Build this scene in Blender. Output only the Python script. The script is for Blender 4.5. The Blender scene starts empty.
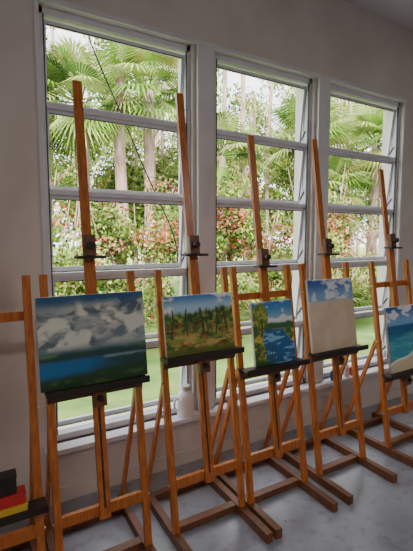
import bpy, bmesh, math, random
import numpy as np
from mathutils import Vector, Matrix
random.seed(7)
S=bpy.context.scene
COL=S.collection

# ---------------------------------------------------------------- materials
def lin(c):
    return tuple(((x/255.0)/12.92 if x/255.0<=0.04045 else (((x/255.0)+0.055)/1.055)**2.4) for x in c)
def mat_basic(name,c,rough=.6,metal=0.0,var=.12,scale=8.0,stretch=None,bump=0.0,c2=None,detail=4,spec=.5):
    m=bpy.data.materials.new(name); m.use_nodes=True
    nt=m.node_tree; N=nt.nodes; L=nt.links
    b=N['Principled BSDF']; b.inputs['Roughness'].default_value=rough; b.inputs['Metallic'].default_value=metal
    b.inputs['Specular IOR Level'].default_value=spec
    tc=N.new('ShaderNodeTexCoord'); mp=N.new('ShaderNodeMapping')
    if stretch: mp.inputs['Scale'].default_value=stretch
    no=N.new('ShaderNodeTexNoise'); no.inputs['Scale'].default_value=scale; no.inputs['Detail'].default_value=detail
    cr=N.new('ShaderNodeValToRGB')
    if c2 is None: c2=tuple(x*(1-var*2) for x in c)
    cr.color_ramp.elements[0].color=(*c2,1); cr.color_ramp.elements[0].position=.3
    cr.color_ramp.elements[1].color=(*c,1); cr.color_ramp.elements[1].position=.7
    L.new(tc.outputs['Object'],mp.inputs[0]); L.new(mp.outputs[0],no.inputs['Vector'])
    L.new(no.outputs['Fac'],cr.inputs[0]); L.new(cr.outputs[0],b.inputs['Base Color'])
    if bump>0:
        bp=N.new('ShaderNodeBump'); bp.inputs['Strength'].default_value=bump; bp.inputs['Distance'].default_value=.01
        L.new(no.outputs['Fac'],bp.inputs['Height']); L.new(bp.outputs[0],b.inputs['Normal'])
    return m
M={}
M['wood']=mat_basic('easel_wood',(.62,.19,.036),.30,c2=(.34,.088,.017),scale=6,stretch=(14,14,1.2))
M['wood2']=mat_basic('easel_wood_dark',(.22,.075,.026),.45,c2=(.11,.04,.016),scale=6,stretch=(12,12,2))
M['dark']=mat_basic('tray_dark_wood',(.035,.02,.014),.5,c2=(.015,.010,.008),scale=12)
M['metal']=mat_basic('steel',(.55,.55,.55),.35,metal=1.0,var=.05)
M['wall']=mat_basic('wall_paint',(.72,.655,.625),.85,c2=(.62,.55,.52),scale=2.2,bump=.1)
M['trim']=mat_basic('trim_paint',(.74,.72,.76),.55,c2=(.66,.64,.68),scale=5)
M['ceil']=mat_basic('ceiling_paint',(.75,.73,.73),.9,var=.03,scale=3)
M['frame']=mat_basic('window_aluminium',(.76,.76,.84),.45,metal=0,var=.06,scale=20)
M['framed']=mat_basic('window_gasket',(.05,.05,.06),.6)
M['canvas']=mat_basic('raw_canvas',(.72,.68,.6),.85,var=.04,scale=80)
M['white']=mat_basic('white_plastic',(.85,.85,.88),.35,var=.03)
def floor_mat():
    m=bpy.data.materials.new('concrete_floor'); m.use_nodes=True
    nt=m.node_tree;N=nt.nodes;L=nt.links;b=N['Principled BSDF']
    tc=N.new('ShaderNodeTexCoord')
    n1=N.new('ShaderNodeTexNoise'); n1.inputs['Scale'].default_value=2.2; n1.inputs['Detail'].default_value=8; n1.inputs['Roughness'].default_value=.6
    n2=N.new('ShaderNodeTexNoise'); n2.inputs['Scale'].default_value=16; n2.inputs['Detail'].default_value=6
    cr=N.new('ShaderNodeValToRGB'); cr.color_ramp.elements[0].position=.3; cr.color_ramp.elements[1].position=.7
    cr.color_ramp.elements[0].color=(.24,.245,.285,1); cr.color_ramp.elements[1].color=(.36,.375,.43,1)
    c2=N.new('ShaderNodeValToRGB'); c2.color_ramp.elements[0].position=.3;c2.color_ramp.elements[1].position=.48
    c2.color_ramp.elements[0].color=(.74,.71,.70,1); c2.color_ramp.elements[1].color=(1,1,1,1)
    mx=N.new('ShaderNodeMix'); mx.data_type='RGBA'; mx.blend_type='MULTIPLY'; mx.inputs['Factor'].default_value=1
    L.new(tc.outputs['Object'],n1.inputs['Vector']);L.new(tc.outputs['Object'],n2.inputs['Vector'])
    L.new(n1.outputs['Fac'],cr.inputs[0]);L.new(n2.outputs['Fac'],c2.inputs[0])
    L.new(cr.outputs[0],mx.inputs['A']);L.new(c2.outputs[0],mx.inputs['B'])
    vo=N.new('ShaderNodeTexVoronoi'); vo.inputs['Scale'].default_value=13; vo.inputs['Randomness'].default_value=1
    lt=N.new('ShaderNodeMath'); lt.operation='LESS_THAN'; lt.inputs[1].default_value=.085
    L.new(tc.outputs['Object'],vo.inputs['Vector']); L.new(vo.outputs['Distance'],lt.inputs[0])
    sp=N.new('ShaderNodeSeparateColor'); L.new(vo.outputs['Color'],sp.inputs[0])
    gt=N.new('ShaderNodeMath'); gt.operation='GREATER_THAN'; gt.inputs[1].default_value=.72; L.new(sp.outputs[0],gt.inputs[0])
    ml=N.new('ShaderNodeMath'); ml.operation='MULTIPLY'; L.new(lt.outputs[0],ml.inputs[0]); L.new(gt.outputs[0],ml.inputs[1])
    m2=N.new('ShaderNodeMix'); m2.data_type='RGBA'; L.new(ml.outputs[0],m2.inputs['Factor']); L.new(mx.outputs['Result'],m2.inputs['A'])
    pc=N.new('ShaderNodeValToRGB'); pc.color_ramp.interpolation='CONSTANT'
    pc.color_ramp.elements[0].color=(.7,.7,.68,1); pc.color_ramp.elements[1].position=.6; pc.color_ramp.elements[1].color=(.08,.10,.16,1)
    L.new(sp.outputs[1],pc.inputs[0]); L.new(pc.outputs[0],m2.inputs['B'])
    L.new(m2.outputs['Result'],b.inputs['Base Color'])
    mr=N.new('ShaderNodeMapRange'); mr.inputs['To Min'].default_value=.18; mr.inputs['To Max'].default_value=.42
    L.new(n1.outputs['Fac'],mr.inputs['Value']);L.new(mr.outputs[0],b.inputs['Roughness'])
    return m
M['floor']=floor_mat()
def glass_mat():
    m=bpy.data.materials.new('window_glass'); m.use_nodes=True
    nt=m.node_tree;N=nt.nodes;L=nt.links
    N.remove(N['Principled BSDF']); out=N['Material Output']
    t=N.new('ShaderNodeBsdfTransparent'); t.inputs[0].default_value=(.97,.97,.975,1)
    g=N.new('ShaderNodeBsdfGlossy'); g.inputs['Roughness'].default_value=.03
    f=N.new('ShaderNodeFresnel'); f.inputs[0].default_value=1.3
    mx=N.new('ShaderNodeMixShader'); L.new(f.outputs[0],mx.inputs[0]);L.new(t.outputs[0],mx.inputs[1]);L.new(g.outputs[0],mx.inputs[2])
    L.new(mx.outputs[0],out.inputs[0]); return m
M['glass']=glass_mat()
def leaf_mat(name,c):
    m=bpy.data.materials.new(name); m.use_nodes=True
    nt=m.node_tree;N=nt.nodes;L=nt.links; out=N['Material Output']; b=N['Principled BSDF']
    b.inputs['Roughness'].default_value=.7; b.inputs['Specular IOR Level'].default_value=.2
    tc=N.new('ShaderNodeTexCoord');no=N.new('ShaderNodeTexNoise');no.inputs['Scale'].default_value=1.7
    L.new(tc.outputs['Object'],no.inputs['Vector'])
    cr=N.new('ShaderNodeValToRGB');cr.color_ramp.elements[0].position=.38;cr.color_ramp.elements[1].position=.62
    cr.color_ramp.elements[0].color=(*[x*.5 for x in c],1);cr.color_ramp.elements[1].color=(*[min(1,x*1.15) for x in c],1)
    L.new(no.outputs['Fac'],cr.inputs[0])
    tr=N.new('ShaderNodeBsdfTranslucent'); L.new(cr.outputs[0],b.inputs['Base Color']);L.new(cr.outputs[0],tr.inputs[0])
    mx=N.new('ShaderNodeMixShader');mx.inputs[0].default_value=.33
    L.new(b.outputs[0],mx.inputs[1]);L.new(tr.outputs[0],mx.inputs[2]);L.new(mx.outputs[0],out.inputs[0]); return m
LG=[leaf_mat('leaf_green',(.20,.36,.055)),leaf_mat('leaf_pale',(.50,.60,.19)),leaf_mat('leaf_deep',(.06,.13,.03)),leaf_mat('leaf_red',(.62,.10,.06)),leaf_mat('leaf_olive',(.42,.40,.11)),leaf_mat('leaf_pink',(.80,.34,.26)),leaf_mat('leaf_brown',(.36,.25,.13))]
M['bark']=mat_basic('bark',(.54,.38,.32),.9,c2=(.24,.16,.13),scale=3,stretch=(3,3,1),bump=.4)
M['grass']=mat_basic('grass',(.36,.50,.12),.9,c2=(.13,.27,.05),scale=2.4,detail=12)
M['blue']=mat_basic('blue_paint',(.03,.15,.5),.4); M['orange']=mat_basic('orange_paint',(.8,.22,.04),.4)
M['red']=mat_basic('red_card',(.6,.03,.03),.5); M['yellow']=mat_basic('yellow_card',(.8,.5,.05),.5)
M['cable']=mat_basic('cable_rubber',(.015,.015,.018),.7)
em=bpy.data.materials.new('fill_tube_glow');em.use_nodes=True  # glow for the tubes of the added, unseen fill fixtures
em.node_tree.nodes['Principled BSDF'].inputs['Emission Color'].default_value=(1,.96,.9,1);em.node_tree.nodes['Principled BSDF'].inputs['Emission Strength'].default_value=3

# ---------------------------------------------------------------- mesh helpers
class B:
    def __init__(s): s.v=[];s.f=[];s.m=[];s.mats=[]
    def mi(s,k):
        mm=M[k] if isinstance(k,str) else k
        if mm not in s.mats: s.mats.append(mm)
        return s.mats.index(mm)
    def box(s,a,b,k):
        x0,y0,z0=a;x1,y1,z1=b;i=len(s.v)
        s.v+=[(x0,y0,z0),(x1,y0,z0),(x1,y1,z0),(x0,y1,z0),(x0,y0,z1),(x1,y0,z1),(x1,y1,z1),(x0,y1,z1)]
        for f in [(0,3,2,1),(4,5,6,7),(0,1,5,4),(1,2,6,5),(2,3,7,6),(3,0,4,7)]: s.f.append(tuple(i+j for j in f));s.m.append(s.mi(k))
    def beam(s,p,q,w,d,k,xa=(1,0,0)):
        p=Vector(p);q=Vector(q);t=(q-p).normalized();x=Vector(xa);x=(x-t*x.dot(t)).normalized();y=t.cross(x)
        i=len(s.v)
        for c in (p,q):
            for sx,sy in ((-1,-1),(1,-1),(1,1),(-1,1)): s.v.append(tuple(c+x*sx*w/2+y*sy*d/2))
        for f in [(0,3,2,1),(4,5,6,7),(0,1,5,4),(1,2,6,5),(2,3,7,6),(3,0,4,7)]: s.f.append(tuple(i+j for j in f));s.m.append(s.mi(k))
    def cyl(s,p,q,r0,r1,k,n=14):
        p=Vector(p);q=Vector(q);t=(q-p).normalized();x=Vector((1,0,0)) if abs(t.x)<.9 else Vector((0,1,0));x=(x-t*x.dot(t)).normalized();y=t.cross(x)
        i=len(s.v)
        for c,r in ((p,r0),(q,r1)):
            for a in range(n):
                an=2*math.pi*a/n; s.v.append(tuple(c+(x*math.cos(an)+y*math.sin(an))*r))
        for a in range(n): s.f.append((i+a,i+(a+1)%n,i+n+(a+1)%n,i+n+a));s.m.append(s.mi(k))
        s.f.append(tuple(i+a for a in range(n))[::-1]);s.m.append(s.mi(k));s.f.append(tuple(i+n+a for a in range(n)));s.m.append(s.mi(k))
    def obj(s,name,bevel=0,parent=None,smooth=False):
        me=bpy.data.meshes.new(name);me.from_pydata(s.v,[],s.f)
        for mm in s.mats: me.materials.append(mm)
        me.polygons.foreach_set('material_index',s.m)
        if smooth: me.polygons.foreach_set('use_smooth',[True]*len(s.f))
        me.update(); o=bpy.data.objects.new(name,me);COL.objects.link(o)
        if bevel:
            md=o.modifiers.new('bevel','BEVEL');md.width=bevel;md.segments=2;md.limit_method='ANGLE'
        if parent: o.parent=parent
        return o

# ---------------------------------------------------------------- room
WY=2.30; CZ=3.34; XL,XR,YB=-3.0,6.5,-4.0
ZS,ZT=.35,2.71
WX=[(.335,1.225),(1.395,2.265),(2.435,3.34)]
b=B(); b.box((XL-.2,YB-.2,-.12),(XR+.2,WY+.2,0),'floor'); b.obj('floor')
b=B(); b.box((XL-.2,YB-.2,CZ),(XR+.2,WY+.2,CZ+.15),'ceil'); b.obj('ceiling')
b=B()
b.box((XL,WY,0),(XR,WY+.2,ZS),'wall'); b.box((XL,WY,ZT),(XR,WY+.2,CZ),'wall')
xs=[XL]+[x for w in WX for x in w]+[XR]
for i in range(0,len(xs),2): b.box((xs[i],WY,ZS),(xs[i+1],WY+.2,ZT),'wall')
b.obj('wall_north')
b=B(); b.box((XL-.2,YB,0),(XL,WY+.2,CZ),'wall'); b.obj('wall_west')
b=B(); b.box((XR,YB,0),(XR+.2,WY+.2,CZ),'wall'); b.obj('wall_east')
b=B(); b.box((XL-.2,YB-.2,0),(XR+.2,YB,CZ),'wall'); b.obj('wall_south')
b=B(); b.box((.28,WY-.085,ZS-.03),(3.40,WY+.028,ZS),'trim'); b.box((.30,WY-.02,ZS-.09),(3.38,WY,ZS-.03),'trim'); b.obj('trim_1',.004)
b=B(); b.box((.31,WY-.02,ZT),(3.365,WY,ZT+.03),'trim')
b.box((1.25,WY-.03,ZS),(1.37,WY,ZT),'trim'); b.box((2.29,WY-.03,ZS),(2.41,WY,ZT),'trim')
b.box((.31,WY-.012,ZS),(.335,WY,ZT),'trim'); b.box((3.34,WY-.012,ZS),(3.365,WY,ZT),'trim')
b.obj('trim_2',.004)
b=B(); b.box((XL,WY-.012,0),(XR,WY,.09),'wall'); b.obj('baseboard_north',.003)

# awning windows
for n,(x0,x1) in enumerate(WX):
    b=B(); y0=WY+.03;y1=WY+.09
    F=.022
    b.box((x0,y0,ZS),(x0+F,y1,ZT),'frame'); b.box((x1-F,y0,ZS),(x1,y1,ZT),'frame')
    b.box((x0,y0,ZT-.035),(x1,y1,ZT),'frame'); b.box((x0,y0,ZS),(x1,y1,ZS+.035),'frame')
    b.box((x0+F,y0-.004,ZS+.035),(x0+F+.006,y0+.01,ZT-.035),'framed'); b.box((x1-F-.006,y0-.004,ZS+.035),(x1-F,y0+.01,ZT-.035),'framed')
    za=ZS+.035; zb=ZT-.035; step=(zb-za)/5
    for i in range(1,5):
        z=za+i*step; b.box((x0+F,y0+.005,z-.013),(x1-F,y1-.005,z+.013),'frame')
    for i in range(5):
        zt=za+(i+1)*step-.014; zl=za+i*step+.014; out=.05
        pt=y1-.022; pb=pt+out; xi0=x0+F+.004; xi1=x1-F-.004
        for xx in (xi0+.009,xi1-.009): b.beam((xx,pt,zt),(xx,pb,zl),.018,.02,'frame')
        b.beam((xi0,pt,zt-.011),(xi1,pt,zt-.011),.022,.02,'frame',(0,0,1))
        b.beam((xi0,pb,zl+.014),(xi1,pb,zl+.014),.028,.02,'frame',(0,0,1))
        b.beam((xi0+.018,pt-.011,zt-.024),(xi1-.018,pt-.011,zt-.024),.005,.003,'framed',(0,0,1))
        b.beam((xi0,pb-.011,zl+.001),(xi1,pb-.011,zl+.001),.004,.003,'framed',(0,0,1))
        b.beam((x0+F+.003,y0+.03,zl+.10),(x0+F+.003,pb,zl+.02),.004,.012,'framed')
        b.beam((x1-F-.003,y0+.03,zl+.10),(x1-F-.003,pb,zl+.02),.004,.012,'framed')
        i0=len(b.v); b.v+=[(xi0+.016,pb,zl+.02),(xi1-.016,pb,zl+.02),(xi1-.016,pt,zt-.02),(xi0+.016,pt,zt-.02)]
        b.f.append((i0,i0+1,i0+2,i0+3)); b.m.append(b.mi('glass'))
    cx=x1-F-.05
    b.box((cx-.02,y0-.0,za+.02),(cx+.02,y0+.02,za+.08),'frame')
    b.obj('window_%d'%(n+1))

# ---------------------------------------------------------------- easels
def Y(z,n=0): return 1.682+.154*z-n
def easel(cx,top,tray,clamp,half=.20):
    b=B()
    P=lambda u,n,z:(cx+u,Y(z,n),z)
    for s in (-1,1):
        b.beam(P(s*half,0,.05),P(s*half,0,1.345),.032,.028,'wood')
        b.box((cx+s*half-.019,1.45,0),(cx+s*half+.019,2.12,.05),'wood2')
        b.beam((cx+s*(half-.002),Y(.78)+.02,.78),(cx+s*(half-.002),2.08,.05),.018,.026,'wood')
        for z in (.28,1.17,.78):
            b.cyl((cx+s*(half+.016),Y(z),z),(cx+s*(half+.023),Y(z),z),.007,.006,'metal',8)
    b.beam(P(-half+.016,0,.28),P(half-.016,0,.28),.05,.022,'wood',(0,0,1))
    b.beam(P(-half,-.025,1.17),P(half,-.025,1.17),.04,.02,'wood',(0,0,1))
    b.box((cx-half+.019,1.72,.008),(cx+half-.019,1.765,.045),'wood2')
    b.box((cx-half+.019,2.02,.008),(cx+half-.019,2.06,.045),'wood2')
    b.beam(P(0,.022,.25),P(0,.022,clamp+.05),.050,.02,'wood')
    b.beam(P(0,.0325,.30),P(0,.0325,tray-.02),.009,.002,'dark')
    for i in range(int((tray-.34)/.05)):
        z=.32+i*.05; b.beam(P(-.006,.0335,z),P(.006,.0335,z),.006,.002,'wood2',(0,0,1))
    b.beam(P(0,.004,.9),P(0,.004,top),.042,.02,'wood')
    b.beam(P(0,.040,clamp+.005),P(0,.040,clamp+.10),.056,.03,'wood2')
    b.beam(P(-.065,.045,clamp),P(.065,.045,clamp),.012,.065,'dark',(0,0,1))
    b.cyl(P(0,.055,clamp+.055),P(0,.072,clamp+.055),.006,.006,'metal',8)
    b.cyl(P(0,.070,clamp+.055),P(0,.088,clamp+.055),.018,.016,'dark',12)
    zt=tray
    b.beam(P(-.225,.060,zt-.009),P(.225,.060,zt-.009),.016,.085,'dark',(0,0,1))
    b.beam(P(-.225,.102,zt-.002),P(.225,.102,zt-.002),.030,.012,'dark',(0,0,1))
    b.beam(P(-.215,.022,zt-.035),P(.215,.022,zt-.035),.05,.018,'wood2',(0,0,1))
    b.beam(P(0,.050,zt-.10),P(0,.050,zt-.02),.06,.035,'wood2')
    b.cyl(P(0,.066,zt-.06),P(0,.09,zt-.06),.015,.013,'dark',12)
    return b.obj('easel',.0025)
E=[(-.015,2.2,.42,1.40),(.455,2.25,.855,1.42),(1.0,2.29,.915,1.42),(1.46,2.12,.785,1.345),(1.985,2.16,.80,1.405),(2.65,2.02,.56,1.44)]
for e in E: easel(*e)

# ---------------------------------------------------------------- paintings
def vn(x,y,seed):
    r=np.random.RandomState(seed).rand(64,64)
    xi=np.floor(x).astype(int);yi=np.floor(y).astype(int);fx=x-xi;fy=y-yi
    fx=fx*fx*(3-2*fx);fy=fy*fy*(3-2*fy)
    g=lambda a,c:r[a%64,c%64]
    return (g(xi,yi)*(1-fx)+g(xi+1,yi)*fx)*(1-fy)+(g(xi,yi+1)*(1-fx)+g(xi+1,yi+1)*fx)*fy
def fbm(x,y,seed,o=5):
    t=0;a=.5;s=0
    for i in range(o): t=t+a*vn(x*2**i+13*i,y*2**i+7*i,seed+i);s+=a;a*=.55
    return t/s
def sm(a,b_,x):
    t=np.clip((x-a)/(b_-a),0,1);return t*t*(3-2*t)
def mixc(c,d,t): return c*(1-t[...,None])+d*t[...,None]
def C(*c): return np.array(lin(c))
def full(U,c): return np.zeros(U.shape+(3,))+c
def p_storm(U,V):
    c=mixc(full(U,C(108,130,138)),C(32,85,130),sm(.74,.96,V+.25*(fbm(U*3,V*3,3)-.5)))
    wx=fbm(U*3,V*3,9);wy=fbm(U*3+7,V*3+2,12)
    n=fbm(U*2.4+wx*2,V*5+wy*2,11); n2=fbm(U*8,V*11,21)
    band=sm(.38,.48,V)*(1-sm(.84,.97,V+.05*(n-.5)))
    c=mixc(c,C(190,192,184),band*sm(.40,.60,n*.8+n2*.2)*(.45+.55*sm(.0,.5,U)))
    c=mixc(c,C(78,92,104),band*sm(.50,.66,fbm(U*3+3+wx,V*7+wy*2,31))*.8)
    c=mixc(c,C(232,230,216),band*sm(.54,.68,fbm(U*4+8+wy,V*6+wx*2,33))*.85)
    c=mixc(c,C(34,70,72),sm(.41,.35,V+.05*(fbm(U*5,V*2,41)-.5)))
    c=mixc(c,C(90,128,95),sm(.41,.38,V)*sm(.33,.36,V)*sm(.4,.6,fbm(U*4,V*14,43)))
    c=mixc(c,C(30,108,165),sm(.32,.27,V)*sm(.08,.16,V)*sm(.78,.42,U+.3*(fbm(U*4,V*12,51)-.5)))
    c=mixc(c,C(150,190,195),sm(.31,.29,V)*sm(.26,.28,V)*sm(.45,.6,fbm(U*3,V*20,58))*.6)
    c=mixc(c,C(34,70,42),sm(.19,.10,V+.10*(fbm(U*4,V*4,61)-.5)-.08*(U-.5)))
    c=mixc(c,C(80,118,56),sm(.14,.05,V)*sm(.5,.62,fbm(U*9,V*14,66))*.7)
    return c
def p_garden(U,V):
    c=mixc(full(U,C(175,208,228)),C(70,135,200),sm(.78,1,V))
    c=mixc(c,C(238,238,235),sm(.5,.62,fbm(U*5,V*8,5))*sm(.62,.7,V))
    tr=sm(.76,.66,V+.22*(fbm(U*10,V*3,15)-.5)-.10*(U-.4))
    c=mixc(c,C(70,108,42),tr)
    n=fbm(U*14,V*14,25)
    c=mixc(c,C(145,165,65),tr*sm(.50,.62,n)); c=mixc(c,C(40,68,30),tr*sm(.55,.65,fbm(U*12+4,V*12,75)))
    c=mixc(c,C(150,150,70),sm(.50,.42,V)*sm(.44,.58,fbm(U*6,V*14,35)))
    c=mixc(c,C(205,172,100),sm(.42,.28,V)*sm(.50,.60,fbm(U*6+4,V*16,45))*.85); c=mixc(c,C(165,85,45),sm(.60,.68,fbm(U*18,V*18,55))*sm(.6,.5,V)*.8)
    for x,w in ((.10,.007),(.30,.008),(.52,.013),(.60,.006),(.74,.008),(.88,.010)):
        c=mixc(c,C(80,60,44),sm(w*1.8,w,np.abs(U-x-.015*np.sin(V*9+x*20)))*sm(.28,.33,V)*sm(.80,.74,V))
    c=mixc(c,C(88,108,42),sm(.15,.06,V+.1*(n-.5))*.85)
    return c
def p_river(U,V):
    c=mixc(full(U,C(165,208,228)),C(60,135,200),sm(.6,.95,V)); c=mixc(c,C(235,240,240),sm(.52,.62,fbm(U*4,V*6,7))*sm(.6,.7,V))
    c=mixc(c,C(60,105,60),sm(.67,.63,V+.06*(fbm(U*9,V*3,8)-.5)))
    d=np.hypot((U-.18)*1.1,(V-.78)*1.0)+.10*(fbm(U*9,V*9,63)-.5)
    c=mixc(c,C(98,130,50),sm(.24,.18,d)); c=mixc(c,C(175,175,70),sm(.22,.16,d)*sm(.5,.6,fbm(U*20,V*20,64)))
    bank=sm(.58,.54,V); c=mixc(c,C(135,148,60),bank*sm(.4,.6,fbm(U*12,V*16,9)))
    c=mixc(c,C(215,190,80),bank*sm(.50,.60,fbm(U*9+3,V*18,19)))
    cx=.62+.12*np.sin(V*8+.8); wd=.20+.60*(.56-V)
    rv=sm(wd+.04,wd,np.abs(U-cx))*sm(.57,.53,V)
    c=mixc(c,C(36,98,158),rv); c=mixc(c,C(135,188,218),rv*sm(.5,.62,fbm(U*5,V*22,29)))
    c=mixc(c,C(70,60,45),sm(.025,.012,np.abs(U-.2-.02*np.sin(V*12)))*sm(.42,.46,V)*sm(.74,.70,V))
    for k in range(9):
        x0=.05+.07*k%.45; c=mixc(c,C(45,88,40),sm(.012,.005,np.abs(U-x0-.10*(V)))*sm(.32+.03*(k%3),.26,V))
    c=mixc(c,C(45,85,40),sm(.12,.03,V+.12*(fbm(U*9,V*9,39)-.5))*sm(.6,.3,U))
    return c
def p_unfinished(U,V):
    c=mixc(full(U,C(135,170,210)),C(52,98,178),sm(.74,.98,V))
    c=mixc(c,C(235,238,240),sm(.5,.62,fbm(U*4,V*9,17))*sm(.66,.74,V)*.9)
    cr=sm(.72,.68,V+.03*(fbm(U*3,V*2,27)-.5))
    c=mixc(c,C(218,198,172),cr)
    c=mixc(c,C(202,178,152),cr*sm(.4,.65,fbm(U*2.2,V*2.5,37))*.6)
    c=mixc(c,C(228,214,195),cr*sm(.5,.6,fbm(U*3+5,V*2,47))*.5)
    return c
def p_beach(U,V):
    c=mixc(full(U,C(120,170,215)),C(38,92,170),sm(.78,1,V)); c=mixc(c,C(235,238,240),sm(.52,.62,fbm(U*5,V*9,71))*sm(.74,.8,V))
    c=mixc(c,C(30,100,150),sm(.72,.705,V)); c=mixc(c,C(60,155,180),sm(.62,.42,V))
    c=mixc(c,C(110,190,200),sm(.5,.64,fbm(U*3,V*22,91))*sm(.68,.5,V)*.5)
    edge=.12+.24*U**1.4+.02*np.sin(U*9)
    c=mixc(c,C(222,204,176),sm(edge+.015,edge-.015,V)); c=mixc(c,C(240,242,238),sm(.03,.008,np.abs(V-edge-.012)))
    c=mixc(c,C(195,168,135),sm(edge-.05,edge-.2,V)*sm(.42,.58,fbm(U*4,V*9,81)))
    return c
pm=bpy.data.materials.new('oil_paint');pm.use_nodes=True
N=pm.node_tree.nodes;L=pm.node_tree.links;bb=N['Principled BSDF'];at=N.new('ShaderNodeAttribute');at.attribute_name='paint'
no=N.new('ShaderNodeTexNoise');no.inputs['Scale'].default_value=90;bp=N.new('ShaderNodeBump');bp.inputs['Strength'].default_value=.25;bp.inputs['Distance'].default_value=.002
tc=N.new('ShaderNodeTexCoord');L.new(tc.outputs['Object'],no.inputs['Vector']);L.new(no.outputs['Fac'],bp.inputs['Height']);L.new(bp.outputs[0],bb.inputs['Normal'])
L.new(at.outputs['Color'],bb.inputs['Base Color']);bb.inputs['Roughness'].default_value=.45
def painting(cx,zb,w,h,fn,name='landscape_painting',n0=.034):
    nx=110;ny=int(110*h/w);th=.018
    ca=math.cos(math.atan(.154)); z0=zb+.001; dz=h*ca
    us=np.linspace(0,1,nx);vs=np.linspace(0,1,ny);U,V=np.meshgrid(us,vs)
    X=cx-w/2+U*w; Z=z0+V*dz; Yf=1.682+.154*Z-(n0+th)
    vt=np.stack([X,Yf,Z],-1).reshape(-1,3).tolist()
    fc=[(j*nx+i,j*nx+i+1,(j+1)*nx+i+1,(j+1)*nx+i) for j in range(ny-1) for i in range(nx-1)]
    nf=len(fc);k=len(vt)
    cs=[(cx-w/2,z0),(cx+w/2,z0),(cx+w/2,z0+dz),(cx-w/2,z0+dz)]
    for x,z in cs: vt.append((x,Y(z,n0+th),z))
    for x,z in cs: vt.append((x,Y(z,n0),z))
    fc+=[(k+4,k+7,k+6,k+5),(k,k+4,k+5,k+1),(k+1,k+5,k+6,k+2),(k+2,k+6,k+7,k+3),(k+3,k+7,k+4,k)]
    me=bpy.data.meshes.new(name);me.from_pydata(vt,[],fc);me.materials.append(pm);me.materials.append(M['canvas'])
    mi=[0]*nf+[1]*5;me.polygons.foreach_set('material_index',mi)
    col=np.ones((len(vt),4));col[:k,:3]=np.clip(fn(U,V),0,1).reshape(-1,3)
    a=me.color_attributes.new('paint','FLOAT_COLOR','POINT');a.data.foreach_set('color',col.ravel());me.update()
    o=bpy.data.objects.new(name,me);COL.objects.link(o)
painting(.452,.855,.48,.40,p_storm)
painting(1.00,.915,.405,.30,p_garden)
painting(1.48,.785,.295,.36,p_river)
painting(1.97,.80,.40,.45,p_unfinished)
painting(2.69,.56,.40,.46,p_beach)

# ---------------------------------------------------------------- small things
b=B();x,y,z=1.150,WY-.030,ZS
prof=[(.050,0),(.054,.006),(.055,.12),(.049,.145),(.030,.165),(.028,.17),(.028,.185)]
for (r0,h0),(r1,h1) in zip(prof[:-1],prof[1:]): b.cyl((x,y,z+h0),(x,y,z+h1),r0,r1,'white',24)
b.cyl((x,y,z+.183),(x,y,z+.20),.031,.031,'white',16)
pts=[(x-.047,y,z+.125),(x-.077,y,z+.115),(x-.080,y,z+.06),(x-.052,y,z+.04)]
for p,q in zip(pts[:-1],pts[1:]): b.cyl(p,q,.007,.007,'white',8)
b.obj('plastic_jug')
def bottle(x,y,z,r,h,k,name='paint_bottle'):
    b=B();b.cyl((x,y,z),(x,y,z+h*.7),r,r,k,16);b.cyl((x,y,z+h*.7),(x,y,z+h*.82),r,r*.45,k,16);b.cyl((x,y,z+h*.82),(x,y,z+h),r*.5,r*.4,'white',12);b.obj(name)
bottle(2.50,WY-.05,ZS,.022,.10,'blue');bottle(2.57,WY-.05,ZS,.025,.08,'orange');bottle(2.66,WY-.05,ZS,.022,.12,'white');bottle(2.73,WY-.04,ZS,.02,.09,'red')
def tb(name,x0,x1,n0,n1,z0,z1,k,k2):
    b=B();b.box((x0,Y(z0,n1),z0),(x1,Y(z0,n0),z1),k);b.box((x0-.002,Y(z0,n1)-.002,z1),(x1+.002,Y(z0,n0)+.002,z1+.008),k2);b.obj(name,.002)
tb('paint_box',.02,.135,.036,.096,.421,.450,'yellow','yellow');tb('paint_box',.01,.13,.036,.094,.459,.495,'red','red');tb('palette_box',.0,.10,.036,.092,.504,.57,'dark','dark')
cu=bpy.data.curves.new('hanging_cable','CURVE');cu.dimensions='3D';cu.bevel_depth=.0045;cu.bevel_resolution=3
sp=cu.splines.new('NURBS');pp=[(.50,2.52,3.3),(.60,2.6,2.95),(.66,2.6,2.71),(.855,2.6,2.34),(1.09,2.6,1.8),(1.28,2.6,1.5),(1.32,2.6,1.0),(1.32,2.6,-.05)]
sp.points.add(len(pp)-1)
for i,p in enumerate(pp): sp.points[i].co=(*p,1)
sp.use_endpoint_u=True;sp.order_u=4
o=bpy.data.objects.new('hanging_cable',cu);COL.objects.link(o);cu.materials.append(M['cable'])
for i,(lx,ly) in enumerate(((-.8,-1.6),(3.2,-1.6))):  # invented fixtures behind the camera, added to brighten the backlit interior
    b=B();b.box((lx-.65,ly-.16,CZ-.07),(lx+.65,ly+.16,CZ),'white')
    for s in (-.07,.07): b.cyl((lx-.6,ly+s,CZ-.085),(lx+.6,ly+s,CZ-.085),.014,.014,em,12)
    b.obj('added_fill_fixture')
    l=bpy.data.lights.new('interior_fill','AREA');l.shape='RECTANGLE';l.size=1.2;l.size_y=.3;l.energy=(46,34)[i];l.color=(1,.95,.90)  # added fill light for the room side of the window wall
    lo=bpy.data.objects.new('interior_fill',l);lo.location=(lx,ly,CZ-.11);COL.objects.link(lo)

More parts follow.
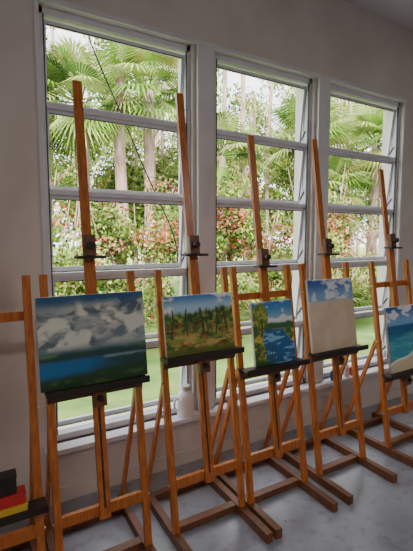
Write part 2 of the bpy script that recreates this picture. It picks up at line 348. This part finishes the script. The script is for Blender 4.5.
# ---------------------------------------------------------------- outdoors
b=B();b.box((-40,WY+.2,-.25),(70,80,-.1),'grass');b.obj('ground')
rng=np.random.RandomState(5)
def leafmesh(name,pos,size,mats,midx,trunks=(),aspect=.45,up=0):
    n=len(pos);a=rng.normal(size=(n,3));a[:,2]-=up;a/=np.linalg.norm(a,axis=1)[:,None]
    c=rng.normal(size=(n,3));c-=a*(a*c).sum(1)[:,None];c/=np.linalg.norm(c,axis=1)[:,None]
    s=size*(.6+.8*rng.rand(n))[:,None]
    v=np.empty((n,4,3));v[:,0]=pos-a*s*.5;v[:,1]=pos+c*s*aspect*.5;v[:,2]=pos+a*s*.5;v[:,3]=pos-c*s*aspect*.5
    B_=B();B_.mats=list(mats);B_.v=v.reshape(-1,3).tolist();B_.f=[(4*i,4*i+1,4*i+2,4*i+3) for i in range(n)];B_.m=list(midx)
    for t in trunks: B_.cyl(*t)
    return B_.obj(name)
def blob(n,cen,rad):
    d=rng.normal(size=(n,3));d/=np.linalg.norm(d,axis=1)[:,None];r=rng.rand(n)**(1/1.9)
    return np.array(cen)+d*r[:,None]*np.array(rad)
def shrub(cx,cy,h,w,n,red,size=.085):
    P=[]
    for k in range(16):
        t=rng.rand();P.append(blob(n//16,(cx+rng.uniform(-w,w)*.8,cy+rng.uniform(-.6,.6),h*(.12+.85*t*rng.uniform(.6,1.1))),(w*.45,w*.38,h*.17)))
    P=np.concatenate(P);P=P[P[:,2]>-.08]
    m=rng.choice(7,len(P),p=[.34,.30,.16,0.0,.14,0,.06])
    rr=(rng.rand(len(P))<red*np.clip((P[:,2]-h*.25)/(h*.4),0,1)*(np.sin(P[:,0]*5+P[:,2]*4)+np.sin(P[:,0]*2.3-P[:,2]*7)>.1));m[rr]=rng.choice([3,5,5],rr.sum())
    tr=[((cx+rng.uniform(-.3,.3),cy,-.1),(cx+rng.uniform(-w,w)*.9,cy+rng.uniform(-.4,.2),h*rng.uniform(.7,1.15)),.022,.006,M['bark'],6) for _ in range(11)]
    leafmesh('shrub',P,size,LG,m,tr,.5)
for cx,cy,h,w,red in [(1.0,6.6,2.5,1.0,.35),(2.4,6.9,2.2,1.0,.45),(3.7,6.5,2.7,1.0,.5),(5.1,6.7,2.1,1.0,.45),(6.5,6.4,2.7,1.0,.45),(7.9,6.6,2.2,1.1,.5),(9.4,6.4,2.6,1.1,.4),(11.0,6.8,2.4,1.2,.4),(-.4,6.9,2.4,1.0,.3)]:
    shrub(cx,cy,h,w,8200,red)
for k in range(9): shrub(.2+k*1.35+rng.uniform(-.3,.3),5.5+rng.uniform(-.35,.3),rng.uniform(.55,1.1),.65,2200,.12,.07)
def tree(cx,cy,h,w,n,z0,tr_r=.09,pal=(.32,.32,.16,0,.14,0,.06)):
    P=[];T=[((cx,cy,-.1),(cx+rng.uniform(-.3,.3),cy,h*.95),tr_r,tr_r*.4,M['bark'],12)]
    for k in range(20):
        c=(cx+rng.uniform(-w,w),cy+rng.uniform(-w,w)*.6,rng.uniform(z0,h))
        T.append(((cx,cy,max(z0*.7,c[2]-1.3)),c,tr_r*.35,.012,M['bark'],6))
        P.append(blob(n//20,c,(w*.40,w*.40,.55)))
    P=np.concatenate(P);m=rng.choice(7,len(P),p=pal)
    leafmesh('tree',P,.135,LG,m,T,.45)
for cx,cy,h,w,z0 in [(-.5,10,7.5,1.5,2),(1.7,11.5,7.0,1.7,2),(4.9,11.8,8,1.8,2),(8.0,11,6.6,1.7,2),(10.9,11.5,7.6,1.8,2),(14,11,7.5,2.0,1.8),(17.5,11.5,7.4,2.1,1.8),(3.3,9.2,3.8,1.2,1.6),(9,9.2,4.0,1.3,1.5),(21,12,8,2.2,1.8),(12.5,9.0,4.2,1.4,1.5),(6.3,9.6,4.0,1.3,1.5),(3.2,13.5,8.5,1.8,2.5),(6.8,13.8,8.5,1.8,2.5),(12.4,13.6,8.5,1.9,2.5),(16,13.8,8.5,2,2.5)]:
    tree(cx,cy,h,w,7000,z0)
def palm(cx,cy,h,fr=1.25,nf=32,tr=.12,name='palm_tree'):
    B_=B()
    segs=8
    if h>.6:
        for i in range(segs):
            z0=-.1+(h+.1)*i/segs;z1=-.1+(h+.1)*(i+1)/segs;B_.cyl((cx,cy,z0),(cx,cy,z1),tr*1.05,tr*.93,'bark',12)
    for k in range(nf):
        az=rng.uniform(0,2*math.pi);el=rng.uniform(-.8 if h>.6 else .2,1.2)
        d=Vector((math.cos(az)*math.cos(el),math.sin(az)*math.cos(el),math.sin(el)))
        base=Vector((cx,cy,h));st=base+d*fr*.6
        B_.beam(base,st,.025*min(1,fr),.018*min(1,fr),LG[0],(0,0,1) if abs(d.z)<.9 else (1,0,0))
        side=d.cross(Vector((0,0,1)))
        if side.length<.05: side=Vector((1,0,0))
        side.normalize()
        mm=LG[int(rng.choice([0,1,1,0,4,0,2]))]
        for j in range(26):
            a=-1.9+3.8*j/25;t=(d*math.cos(a)+side*math.sin(a)).normalized();ln=fr*(.58+.22*math.cos(a))
            p1=st+t*ln*.5;p2=st+t*ln+Vector((0,0,-.28*ln-.1*rng.rand()*fr))
            wv=t.cross(side.cross(d)).normalized()*.021*fr
            i0=len(B_.v);B_.v+=[tuple(st),tuple(p1-wv),tuple(p2),tuple(p1+wv)]
            B_.f.append((i0,i0+1,i0+2,i0+3));B_.m.append(B_.mi(mm))
    B_.obj(name)
for p in [(3.2,7.9,4.5,1.15),(1.9,8.1,4.1,1.0),(.6,8.2,3.7,1.0),(7.6,7.9,4.1,1.1),(8.1,7.7,2.8,1.0),(10.3,7.9,4.3,1.15),(11.2,7.9,3.2,1.1),(5.0,8.0,3.4,.95)]:
    palm(*p)
for p in [(1.4,5.6,0,.75,14),(3.3,5.8,0,.8,14),(6.2,5.5,0,.8,14),(8.6,5.7,0,.85,14)]: palm(*p,name='saw_palmetto')
def bare(cx,cy,h,r,lean):
    b=B();p=Vector((cx,cy,-.1))
    for i in range(8):
        q=Vector((cx+lean*(i+1)/8+.05*math.sin(i*1.7),cy,-.1+(h+.1)*(i+1)/8));b.cyl(p,q,r*(1-.05*i),r*(1-.05*(i+1)),'bark',12);p=q
    b.cyl(p-Vector((0,0,1)),p+Vector((1.2,.2,.8)),r*.4,r*.15,'bark',8);b.cyl(p-Vector((0,0,1.6)),p+Vector((-1.1,-.2,.2)),r*.35,r*.12,'bark',8)
    b.obj('tree_trunk')
for t in [(2.45,7.7,8,.13,.2),(6.2,8.6,8,.08,-.3),(1.3,8.9,8,.05,.3),(7.0,8.9,8,.06,.2),(6.6,10.4,9,.09,0),(11.6,9.9,8,.07,-.2),(3.9,8.9,8,.05,.15),(9.4,8.6,8,.05,.2),(5.5,9.0,8,.045,-.1)]:
    bare(*t)

# ---------------------------------------------------------------- light
w=bpy.data.worlds.new('sky');S.world=w;w.use_nodes=True
bg=w.node_tree.nodes['Background'];bg.inputs[0].default_value=(.93,.95,1.0,1);bg.inputs[1].default_value=5.0
su=bpy.data.lights.new('sun','SUN');su.energy=13;su.angle=math.radians(3);su.color=(1,.93,.80)
so=bpy.data.objects.new('sun',su);so.rotation_euler=(math.radians(48),0,math.radians(-35));so.location=(0,-5,12);COL.objects.link(so)

# ---------------------------------------------------------------- camera
cam=bpy.data.cameras.new('camera');cam.sensor_width=36;cam.lens=400/551*36;cam.clip_start=.02;cam.clip_end=300
co=bpy.data.objects.new('camera',cam);co.location=(0,0,1.5);co.rotation_euler=(math.radians(90-5.14),0,math.radians(-30));COL.objects.link(co)
S.camera=co
